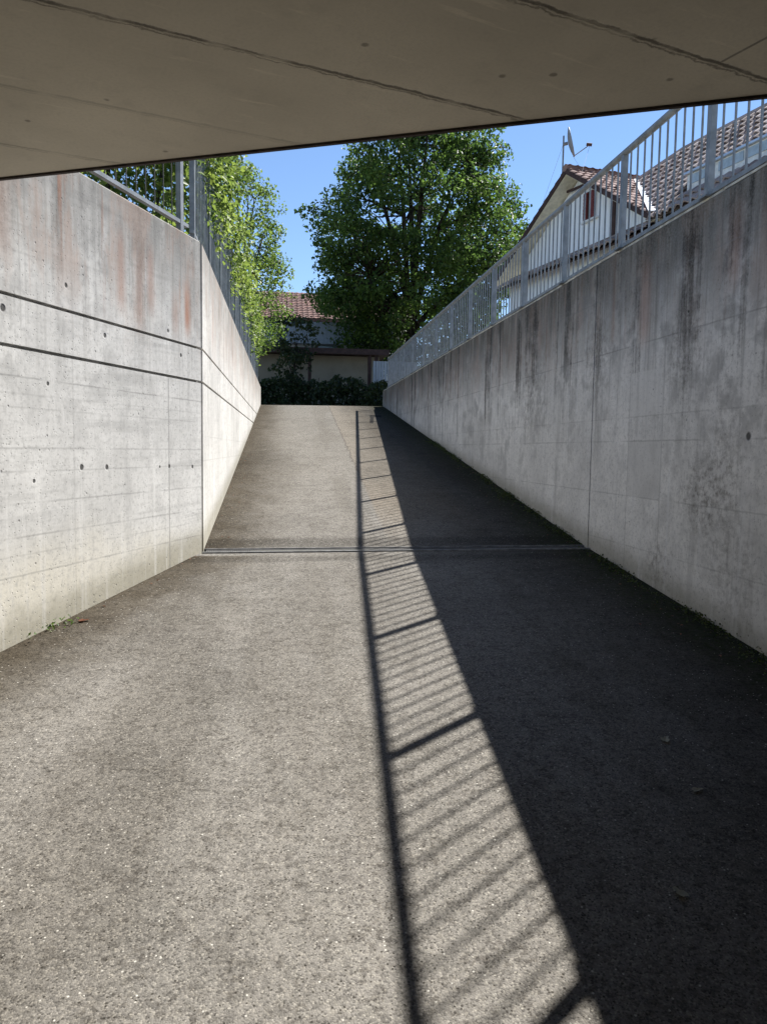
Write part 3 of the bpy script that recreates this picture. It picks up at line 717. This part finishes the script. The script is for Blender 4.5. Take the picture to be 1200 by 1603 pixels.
# window with red shutters, beam, pipe, lamp
b = MB(); b.box(H(-.62, WN-.02, 6.95), (.34, .05, .78), AX); wi = b.build('window', M_brown, ho)
for e in (-.44, -.78):
    b = MB(); b.box(H(e, WN-.06, 6.95), (.17, .05, .74), AX)
    for k in range(7): b.box(H(e, WN-.09, 6.66+k*.098), (.14, .02, .06), AX)
    b.build('shutter', M_red, wi)
b = MB(); b.box(H(-.62, WN-.05, 6.53), (.75, .10, .05), AX); b.build('sill', M_panel, wi)
b = MB(); b.box(H(-1.80, WN-.06, 6.42), (.15, .10, 1.30), AX); b.build('downpipe', M_brown, ho)
b = MB(); b.bar(H(.45, WN-.12, 7.62), H(-.45, WN-.12, 7.55), .06); b.box(H(-.55, WN-.14, 7.58), (.14, .18, .30), AX); b.build('gable_lamp', M_brown, ho)
# long low dormer
do = MB(); do.box(H(-8.3, .98, 6.18), (7.7, .95, .72), AX); dm = do.build('dormer', M_panel, ho)
b = MB(); b.box(H(-8.3, .95, 6.57), (7.9, 1.05, .05), AX); b.build('dormer_roof', M_flash, dm)
for i in range(9):
    e = -4.62-.85*i
    if e < -12: break
    b = MB(); b.box(H(e-.36, .495, 6.40), (.72, .03, .2), AX); b.build('pane', plain('painted_sky_glass', (.35, .43, .5), .15), dm)  # pale blue base colour stands in for sky reflected in the panes
    b = MB(); b.box(H(e-.36, .49, 6.05), (.74, .03, .38), AX); b.build('panel', M_panel, dm)
# satellite dish
sd = thing('satellite_dish', tuple(H(.55, .2, 7.75)), 'satellite dish on a thin mast at the ridge of the white gabled house', 'satellite dish')
b = MB(); b.tube([H(.53, .2, 7.70), H(.53, .2, 9.22)], .026, 8); b.tube([H(.53, .2, 8.05), H(.1, .2, 8.02)], .012, 6); b.build('mast', M_galv, sd)
face = Vector((math.sin(R(112)), math.cos(R(112)), .24)).normalized()
cen = H(.53, .2, 9.02)+Vector((math.sin(R(110)), math.cos(R(110)), 0))*.19; s1 = face.cross(UZ).normalized(); s2 = s1.cross(face)
b = MB(); k0 = len(b.v); RN = 5; SN = 24; b.v.append(tuple(cen-face*.06))
for i in range(1, RN+1):
    rr_ = .43*i/RN
    for q in range(SN):
        t = 2*math.pi*q/SN; b.v.append(tuple(cen+face*(-.06+.5*rr_*rr_)+s1*(math.cos(t)*rr_*.92)+s2*(math.sin(t)*rr_)))
for q in range(SN): b.f.append((0, 1+q, 1+(q+1) % SN))
for i in range(RN-1):
    for q in range(SN): b.f.append((1+i*SN+q, 1+i*SN+(q+1) % SN, 1+(i+1)*SN+(q+1) % SN, 1+(i+1)*SN+q))
dd = b.build('reflector', plain('dish_grey', (.25, .26, .29), .5), sd, smooth=True)
so = dd.modifiers.new('thickness', 'SOLIDIFY'); so.thickness = .015
bot = cen-s2*.42; lnb = cen+Vector((math.sin(R(110)), math.cos(R(110)), 0))*.56-UZ*.10
b = MB(); b.tube([bot, lnb], .014, 6); b.build('arm', M_galv, sd)
b = MB(); b.tube([lnb-(lnb-cen).normalized()*.10, lnb+(lnb-cen).normalized()*.06], .045, 10); b.build('receiver', M_brown, sd)
b = MB(); b.tube([cen-face*.07, H(.53, .2, 8.98)], .05, 8); b.build('bracket', M_galv, sd)
b = MB(); b.tube([H(.53, .2, 9.0), H(2.6, .4, 6.9)], .004, 4); b.tube([lnb, H(-.35, .3, 7.95)], .004, 4); b.tube([bot, H(-.35, .3, 7.95)], .004, 4); b.build('guy_wires', M_galv, sd)

# ------------------------------------------------------------------ small things on the asphalt
def fallen(x, y, size, label, rot, mat):
    b = MB(); pts = []
    for i in range(12):
        t = 2*math.pi*i/12; rr = size*(.5+.16*math.cos(3*t+.4))*(1 if i % 2 else .8)
        lx, ly = rr*1.3*math.cos(t), rr*.8*math.sin(t)
        pts.append(Vector((x+lx*math.cos(rot)-ly*math.sin(rot), y+lx*math.sin(rot)+ly*math.cos(rot), gz(x, y)+.008+.25*size*abs(ly/size)+.1*lx)))
    c = sum(pts, Vector())/12; c.z = gz(x, y)+.005; k = len(b.v); b.v.append(tuple(c)); b.v += [tuple(p) for p in pts]
    b.f += [(0, 1+i, 1+(i+1) % 12) for i in range(12)]
    return tag(b.build('fallen_leaf', mat), label, 'leaf')
fallen(-1.30, 5.12, .06, 'curled red brown leaf lying at the foot of the sunlit left wall', .4, M_dry)
M_pale = leaf_mat('pale_leaf', (.20, .19, .13), (.28, .26, .18), .2)
fallen(1.73, 3.24, .05, 'small pale leaf on the shaded asphalt, farthest up the ramp', 1.0, M_pale)
fallen(1.27, 2.24, .045, 'small pale leaf on the shaded asphalt, nearest the viewer', 2.0, M_pale)
fallen(1.65, 2.82, .04, 'tiny pale leaf on the shaded asphalt between two others', .2, M_pale)
rg = np.random.default_rng(21)
lt = []
for k in range(140):
    if k % 3: yy = rg.uniform(2.0, 12); xx = XR-.02-abs(rg.normal())*.22
    else:
        yy = rg.uniform(3.5, 13); q = nl((YD-yy)/ND.y) if yy < YD else Vector((XL, yy, 0)); xx = q.x+.02+abs(rg.normal())*.10
    lt.append((xx, yy, gz(xx, yy)+.006))
tag(leaves('leaf_litter', np.array(lt), .022, M_dry, None, 12, 2.), 'scattered crumbs of dry leaves along the feet of the walls', 'leaf litter', kind='stuff')
def tuft(n, cx, cy, sx, sy, h):
    return np.stack([cx+rg.normal(size=n)*sx, cy+rg.normal(size=n)*sy, rg.uniform(0, h, n)], 1)
wp = []
for (cx, cy, n) in ((-1.47, 4.98, 26), (-1.40, 5.08, 20), (-1.56, 4.86, 10)):
    p = tuft(n, cx, cy, .03, .05, .05); p[:, 2] += [gz(a, b_) for a, b_ in p[:, :2]]; wp.append(p)
wp = np.concatenate(wp)
wd = thing('weed', (-1.46, 4.98, gz(-1.46, 4.98)), 'little green weed sprouting at the foot of the near left wall', 'weed')
leaves('foliage', wp, .024, M_leafy, wd, 2, .5)
ms = []
for k in range(90):
    yy = rg.uniform(2.6, 15); n = int(rg.uniform(10, 60)); p = tuft(n, XR-.03-abs(rg.normal())*.05, yy, .035, .16, .03)
    p[:, 0] = np.minimum(p[:, 0], XR-.004); p[:, 2] += [gz(a, b_)+.002 for a, b_ in p[:, :2]]; ms.append(p)
mo_ = leaves('moss', np.concatenate(ms), .022, M_moss, None, 4, .6)
tag(mo_, 'thin green moss strip along the foot of the right wall', 'moss', kind='stuff')
